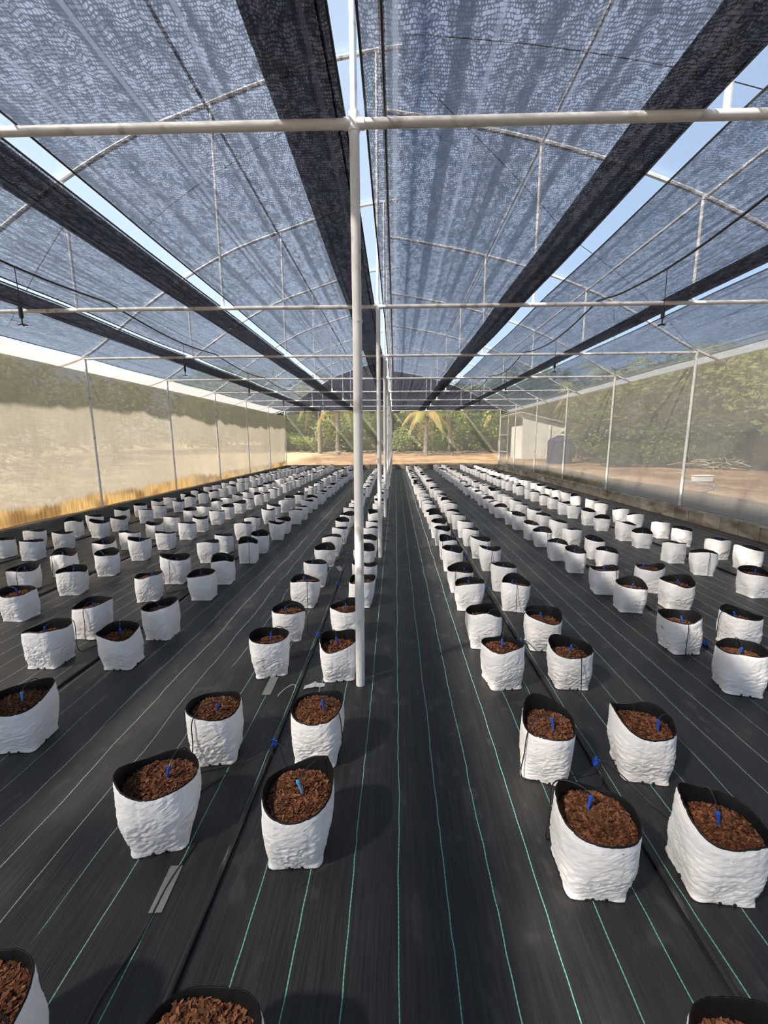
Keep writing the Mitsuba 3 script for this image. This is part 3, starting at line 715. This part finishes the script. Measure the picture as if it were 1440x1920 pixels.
# ------------------------------------------------------------------ outside: plants, shed, tank, litter
def leaf_cloud(g, n, cen, rad, size, shape=1.0, droop=.3):
    d = g.normal(size=(n, 3)); d /= np.linalg.norm(d, axis=1, keepdims=True)
    r = (.45 + .55 * g.random(n) ** .5)[:, None]
    lump = .72 + .5 * meshkit.fbm(d * 2.3 + cen[0], 3, 5)[:, None]
    P = np.asarray(cen) + d * r * lump * np.asarray(rad)
    s = size * (.6 + .8 * g.random(n))
    th = g.random(n) * 6.283
    a = np.stack([np.cos(th), np.sin(th), g.normal(-droop, .4, n)], -1); a /= np.linalg.norm(a, axis=1, keepdims=True)
    w = np.cross(a, g.normal(size=(n, 3))); w /= np.linalg.norm(w, axis=1, keepdims=True)
    q = np.array([(0, 0), (.5, .5), (1, 0), (.5, -.5)])
    V = P[:, None] + q[None, :, :1] * (a * s[:, None])[:, None] + q[None, :, 1:] * (w * (s * .42 * shape)[:, None])[:, None]
    F = (np.array([(0, 1, 2), (0, 2, 3)])[None] + (np.arange(n) * 4)[:, None, None]).reshape(-1, 3)
    return trimesh.Trimesh(V.reshape(-1, 3), F, process=False)
def tree(x, y, h, w, label, bs, n=2600, leaf=.34, name='broadleaf_tree', seed=0, low=.12, group=None):
    g = np.random.default_rng(seed + 5000)
    z = float(ground_z(x, y))
    t = thing(name, label, 'tree' if 'tree' in name else 'bush', group)
    tr = spline([(x, y, z - .1), (x + g.normal(0, .1), y, z + h * .3), (x + g.normal(0, .2), y + g.normal(0, .2), z + h * .7)], 12)
    part(t, 'trunk', tube(tr, np.linspace(.06 * w ** .5 + .05, .04, 12), 8), 'm_bark', 40)
    for k in range(4):
        a = g.random() * 6.28
        s = tr[5 + k]
        part(t, 'branch', tube(spline([s, s + [.25 * w * math.cos(a), .25 * w * math.sin(a), h * .1], s + [.4 * w * math.cos(a), .4 * w * math.sin(a), h * .22]], 8), np.linspace(.045, .015, 8), 6), 'm_bark', 40)
    clouds = [leaf_cloud(g, n // 5, (x + g.normal(0, w * .2), y + g.normal(0, w * .2), z + h * (low + .42 + g.random() * .3)), (w * .42, w * .42, h * .28), leaf) for _ in range(4)]
    clouds.append(leaf_cloud(g, n // 3, (x, y, z + h * (low + .30)), (w * .55, w * .5, h * .30), leaf))
    part(t, 'foliage', join(clouds), bs, kind='stuff')
def frond_mesh(g, base, az, L, lift, droop, width, n=30, hang=.55):
    s = np.linspace(0, 1, 14)
    out = np.array([math.cos(az), math.sin(az), 0])
    mid = base + np.outer(s, out) * L * .8 * (1 - .22 * s[:, None] * droop) + np.outer(lift * s - droop * s ** 2.2, [0, 0, 1]) * L * .5
    ms = [tube(mid, np.linspace(.030, .006, 14), 5)]
    side = np.cross(out, [0, 0, 1.0])
    V, F = [], []
    q = np.linspace(.12, .99, n)
    c = np.stack([np.interp(q, s, mid[:, k]) for k in range(3)], -1)
    tg = np.gradient(c, axis=0); tg /= np.linalg.norm(tg, axis=1, keepdims=True)
    for sg in (-1, 1):
        ll = width * (np.sin(np.pi * np.clip(q * .9 + .12, 0, 1)) ** .7 + .15) * (.85 + .3 * g.random(n))
        dirs = sg * side * (1 - hang * .5) + tg * .55 + np.array([0, 0, -1.0]) * (hang + .15 * g.normal(size=(n, 1)))
        dirs /= np.linalg.norm(dirs, axis=1, keepdims=True)
        w = tg * .026
        A = c - w; B_ = c + w
        Cm = c + dirs * ll[:, None] * .6; D = c + dirs * ll[:, None] + np.array([0, 0, -.14]) * ll[:, None]
        vv = np.stack([A, B_, Cm + w * .8, Cm - w * .8, D], 1)
        at = sum(len(x) for x in V)
        V.append(vv.reshape(-1, 3))
        F.append((np.array([(0, 1, 2), (0, 2, 3), (3, 2, 4)])[None] + (np.arange(n) * 5)[:, None, None]).reshape(-1, 3) + at)
    ms.append(trimesh.Trimesh(np.vstack(V), np.vstack(F), process=False))
    return join(ms)
def palm(x, y, h, label, seed, nf=15, L=3.6, dry=3, trunk=.20, width=.75, lean=.3):
    g = np.random.default_rng(seed + 7000)
    z = float(ground_z(x, y))
    t = thing('coconut_palm', label, 'palm tree', 'coconut palms outside')
    tp = np.array([x + g.normal(0, lean), y, z + h])
    if h > .8:
        part(t, 'trunk', tube(spline([(x, y, z - .1), (x + .3 * (tp[0] - x), y, z + h * .5), tp], 14), np.linspace(trunk * 1.15, trunk * .75, 14), 10), 'm_bark', 40)
    for k in range(nf):
        az = k * 2.399 + g.normal(0, .2)
        u = k / nf
        isdry = k >= nf - dry
        part(t, 'frond', frond_mesh(g, tp + [0, 0, .1], az, L * (.8 + .3 * g.random()), 1.3 - 1.5 * u, .75 + .75 * u, width, 26, .35 + .4 * u), 'm_frond_dry' if isdry else 'm_frond', **({'label': 'dry yellow brown frond'} if isdry else {}))
# far end
palm(-7.1, 39.5, 5.2, 'coconut palm with bare trunk behind the far wall, near the left corner', 1, L=4.0)
palm(-5.2, 38.0, 4.3, 'coconut palm with long drooping frond behind the far wall, left of the posts', 2, L=4.4)
palm(2.6, 36.5, 3.6, 'coconut palm with yellow drooping fronds behind the far wall, right of the posts', 3, L=4.2, dry=6)
palm(5.0, 38.5, 4.6, 'coconut palm with long pale fronds behind the far wall, towards the door', 4, L=4.4)
palm(9.8, 40.0, 4.2, 'coconut palm behind the far right corner of the tunnel', 5, L=3.8)
palm(-1.5, 43.0, 5.5, 'coconut palm behind the row of centre posts', 6, L=4.2)
end_trees = [(-14, 47, 9, 8), (-9, 50, 9, 7), (-4, 48, 8.5, 7), (1, 50, 9, 7), (5.5, 48, 8, 7), (10, 49, 9, 8), (15.5, 47, 9, 8), (-20, 46, 9, 9)]
for k, (x, y, h, w) in enumerate(end_trees):
    tree(x, y, h, w, f'dense green tree beyond the far wall, {ORD[k]} along the backdrop of foliage', ('m_leaf_mid', 'm_leaf_deep', 'm_leaf_mid')[k % 3], 3600, .55, 'dense_tree', k, group='trees beyond the far wall', low=.0)
for k, (x, y, h, w) in enumerate([(-8.6, 42, 1.6, 2.4), (-3.4, 41.5, 1.5, 2.2), (.6, 40.5, 2.6, 2.4), (3.9, 40.8, 2.2, 2.4), (6.4, 40.6, 3.0, 2.2), (7.9, 40.2, 3.2, 2.0), (9.6, 42, 2.6, 2.4), (-11, 43, 2, 2.5)]):
    tree(x, y, h, w, f'leafy bush at the foot of the palms beyond the far wall, {ORD[k]} in its line', ('m_leaf_pale', 'm_leaf_mid')[k % 2], 1200, .26, 'leafy_bush', 30 + k, group='bushes beyond the far wall', low=.05)
for k, (x, y, h, w) in enumerate([(-12.5, 44.5, 4.2, 4.5), (-9.5, 45, 4.0, 4.2), (-6.4, 44, 4.4, 4.2), (-3.2, 45.5, 4.4, 4.4), (-.4, 44.6, 4.2, 4.0), (2.2, 45, 4.6, 4.2), (4.8, 44.2, 4.4, 4.2), (7.4, 45, 4.8, 4.4), (10.2, 44.4, 4.6, 4.4), (13, 45, 4.6, 4.4)]):
    tree(x, y, h, w, f'tall green thicket behind the palms beyond the far wall, {ORD[k]} along the backdrop', ('m_leaf_mid', 'm_leaf_deep', 'm_leaf_pale')[k % 3], 2400, .38, 'leafy_thicket_bush', 160 + k, group='thicket beyond the far wall', low=.0)
# right side
right_trees = [(14.0, 27.5, 6.2, 6.0), (17.0, 25.5, 6.3, 6.0), (20.5, 24.0, 6.6, 6.5), (24.5, 25, 7.2, 6.5), (16.5, 33, 7.5, 7), (22, 32, 8, 7.5), (29, 29, 8.5, 7.5), (11.5, 37, 7.5, 6.5), (19.5, 18.5, 6.0, 5.0), (25, 19.5, 7, 6)]
for k, (x, y, h, w) in enumerate(right_trees):
    tree(x, y, h, w, f'bushy green tree outside the right wall, {ORD[k]} of the grove', ('m_leaf_mid', 'm_leaf_deep', 'm_leaf_pale')[k % 3], 4200, .42, 'bushy_tree', 60 + k, group='trees outside the right wall', low=.02)
palm(15.2, 30.0, 5.6, 'coconut palm arching over the trees outside the right wall', 8, L=4.2)
palm(22.5, 27.5, 6.2, 'coconut palm with long fronds outside the near right wall', 9, L=4.6)
palm(12.9, 30.0, 4.6, 'coconut palm with hanging dry fronds outside the right wall by the tank', 10, L=3.6, dry=6)
for k, (x, y, h, w) in enumerate([(12.6, 24.6, 1.5, 1.9), (14.8, 23.6, 2.2, 2.4), (17.0, 22.4, 1.7, 2.2), (19.3, 21.2, 2.4, 2.4), (21.0, 19.6, 1.8, 2.4), (15.9, 24.4, 3.0, 2.6), (18.6, 22.8, 3.2, 2.6)]):
    tree(x, y, h, w, f'low leafy bush outside the right wall under the grove, {ORD[k]} in its line', ('m_leaf_deep', 'm_leaf_mid')[k % 2], 1300, .24, 'leafy_bush', 130 + k, group='bushes outside the right wall', low=.02)
def branch_heap(name, x, y, w, l, n, label, bs, seed, thick=.02, hmax=.5, cat='brush heap'):
    g = np.random.default_rng(seed)
    ms = []
    for _ in range(n):
        px, py = x + g.normal(0, w * .4), y + g.normal(0, l * .4)
        z = float(ground_z(px, py)) + g.random() * hmax
        a, L = g.random() * 6.28, .4 + 1.0 * g.random()
        d = np.array([math.cos(a), math.sin(a), g.normal(0, .25)]) * L
        p = np.array([px, py, z + .05])
        ms.append(tube([p - d / 2, p + [0, 0, .05], p + d / 2 + g.normal(0, .05, 3)], [thick, thick * .8, thick * .3], 5))
    single(name, join(ms), bs, label, cat, kind='stuff', smooth=40)
branch_heap('brush_heap', 16.5, 22.0, 3.0, 2.5, 60, 'heap of dead branches on bare earth outside the right wall', 'm_brush', 1)
branch_heap('fallen_branch_heap', 4.5, 36.5, 8.0, 1.5, 80, 'dead branches and fronds strewn under the palms beyond the far wall', 'm_bark', 2, .025, .25)
branch_heap('felled_stick_heap', -5.5, 37.0, 4.0, 1.2, 40, 'pale sticks strewn under the palms near the far left corner', 'm_brush', 3, .02, .3)
# left: pale dry brush, straw and grass fringe
g = np.random.default_rng(77)
for k, (x, y, w) in enumerate([(-8.0, 7.0, 1.0), (-8.2, 8.8, 1.1), (-8.0, 10.6, .9), (-8.4, 5.4, 1.1)]):
    z = float(ground_z(x, y))
    key = thing('dry_brush', f'pile of pale dried leaves outside the left wall, {ORD[k]} in its line', 'brush pile', 'dry brush outside the left wall')
    part(key, 'leaf_litter', leaf_cloud(g, 300, (x, y, z + .5), (w, w, 1.0 - .12 * k), .30, .5, .0), 'm_brush', kind='stuff')
    part(key, 'stem', tube(spline([(x - w, y, z + .1), (x, y + .2, z + .8), (x + w * .8, y + .5, z + .7)], 10), .012, 5), 'm_brush')
for k, (x, y, h, w) in enumerate([(-19, 12, 5.6, 7), (-20, 18, 6, 7), (-21, 24, 6.2, 7), (-19.5, 6, 5.6, 7), (-17, 38, 7, 7), (-20, 0, 5.5, 7), (-21, 31, 6.5, 7.5)]):
    tree(x, y, h, w, f'hazy tree far outside the left wall, {ORD[k]} in the distance', 'm_leaf_pale', 2200, .5, 'distant_tree', 90 + k, group='trees outside the left wall', low=.0)
n = 5200
gy_, gx_ = g.uniform(4, YEND, n), XL - .30 - np.abs(g.normal(0, .20, n))
hh = (.10 + .22 * g.random(n)) * (.5 + meshkit.noise(np.stack([gy_ * .9, gy_ * 0, gy_ * 0], -1), 3))
gz = .16 + 0 * gy_
tip = np.stack([gx_ + g.normal(0, .05, n), gy_ + g.normal(0, .06, n), gz + hh], -1)
b0 = np.stack([gx_, gy_ - .006, gz - .2], -1); b1 = np.stack([gx_, gy_ + .006, gz - .2], -1)
V = np.stack([b0, b1, tip], 1).reshape(-1, 3)
single('dry_grass', trimesh.Trimesh(V, np.arange(len(V)).reshape(-1, 3), process=False), 'm_straw', 'golden dry grass growing along the foot of the left wall outside', 'grass', kind='stuff')
# shed and tank seen through the right net
t = thing('white_shed', 'small white shed with a sloping roof outside the right wall near the far corner', 'shed')
sx0, sx1, sy0, sy1 = 9.2, 12.2, 31.0, 34.0
z0 = float(ground_z(10.5, 31))
part(t, 'wall', box(sx0, sx1, sy0, sy1, z0 - .2, z0 + 2.4), 'm_whitewall')
V = np.array([(sx0 - .25, sy0 - .25, z0 + 3.3), (sx1 + .25, sy0 - .25, z0 + 2.45), (sx1 + .25, sy1 + .2, z0 + 2.45), (sx0 - .25, sy1 + .2, z0 + 3.3)])
rf = trimesh.convex.convex_hull(np.vstack([V, V + [0, 0, .07]]))
part(t, 'roof', rf, 'm_sheet')
part(t, 'gable', trimesh.convex.convex_hull(np.array([(sx0, sy0 + .01, z0 + 2.39), (sx1, sy0 + .01, z0 + 2.39), (sx0, sy0 + .01, z0 + 3.22), (sx0, sy0 + .12, z0 + 2.39), (sx1, sy0 + .12, z0 + 2.39), (sx0, sy0 + .12, z0 + 3.22)])), 'm_whitewall')
for a in (sx0 + 1.9, sx1 - .05):
    part(t, 'corner_post', box(a, a + .1, sy0 - .06, sy0, z0, z0 + 2.4), 'm_paint')
t = thing('water_tank', 'dark blue water tank on bare earth outside the right wall beside the shed', 'water tank')
prof = [(0, 0), (.72, 0), (.75, .05), (.75, .5), (.73, .52), (.75, .55), (.75, 1.0), (.73, 1.02), (.75, 1.05), (.75, 1.45), (.62, 1.62), (.25, 1.72), (0, 1.72)]
tank = trimesh.creation.revolve(np.array(prof), sections=32)
tank.apply_translation((10.4, 27.0, float(ground_z(10.4, 27)) - .03))
part(t, 'body', tank, 'm_tank', 30)
lid = trimesh.creation.cylinder(.27, .08, sections=24); lid.apply_translation((10.4, 27.0, float(ground_z(10.4, 27)) + 1.72)); part(t, 'lid', lid, 'm_black', 30)
hp = np.array([(6.6 + .5 * math.sin(q * 1.1) + q * .45, 7.0 + q * .95, 0) for q in np.linspace(0, 9, 60)])
hp[:, 2] = ground_z(hp[:, 0], hp[:, 1]) + .03
single('garden_hose', tube(hp, .02, 6), 'm_hose', 'pale blue hose snaking over bare earth outside the right wall', 'hose', smooth=40)
z = float(ground_z(11.2, 15.5))
t = thing('white_box', 'small white box lying on bare earth outside the right wall', 'box')
part(t, 'body', chamfer_box(10.9, 11.5, 15.4, 15.7, z, z + .2, .02), 'm_whitewall')
part(t, 'lid', chamfer_box(10.88, 11.52, 15.38, 15.72, z + .2, z + .235, .01), 'm_whitewall')
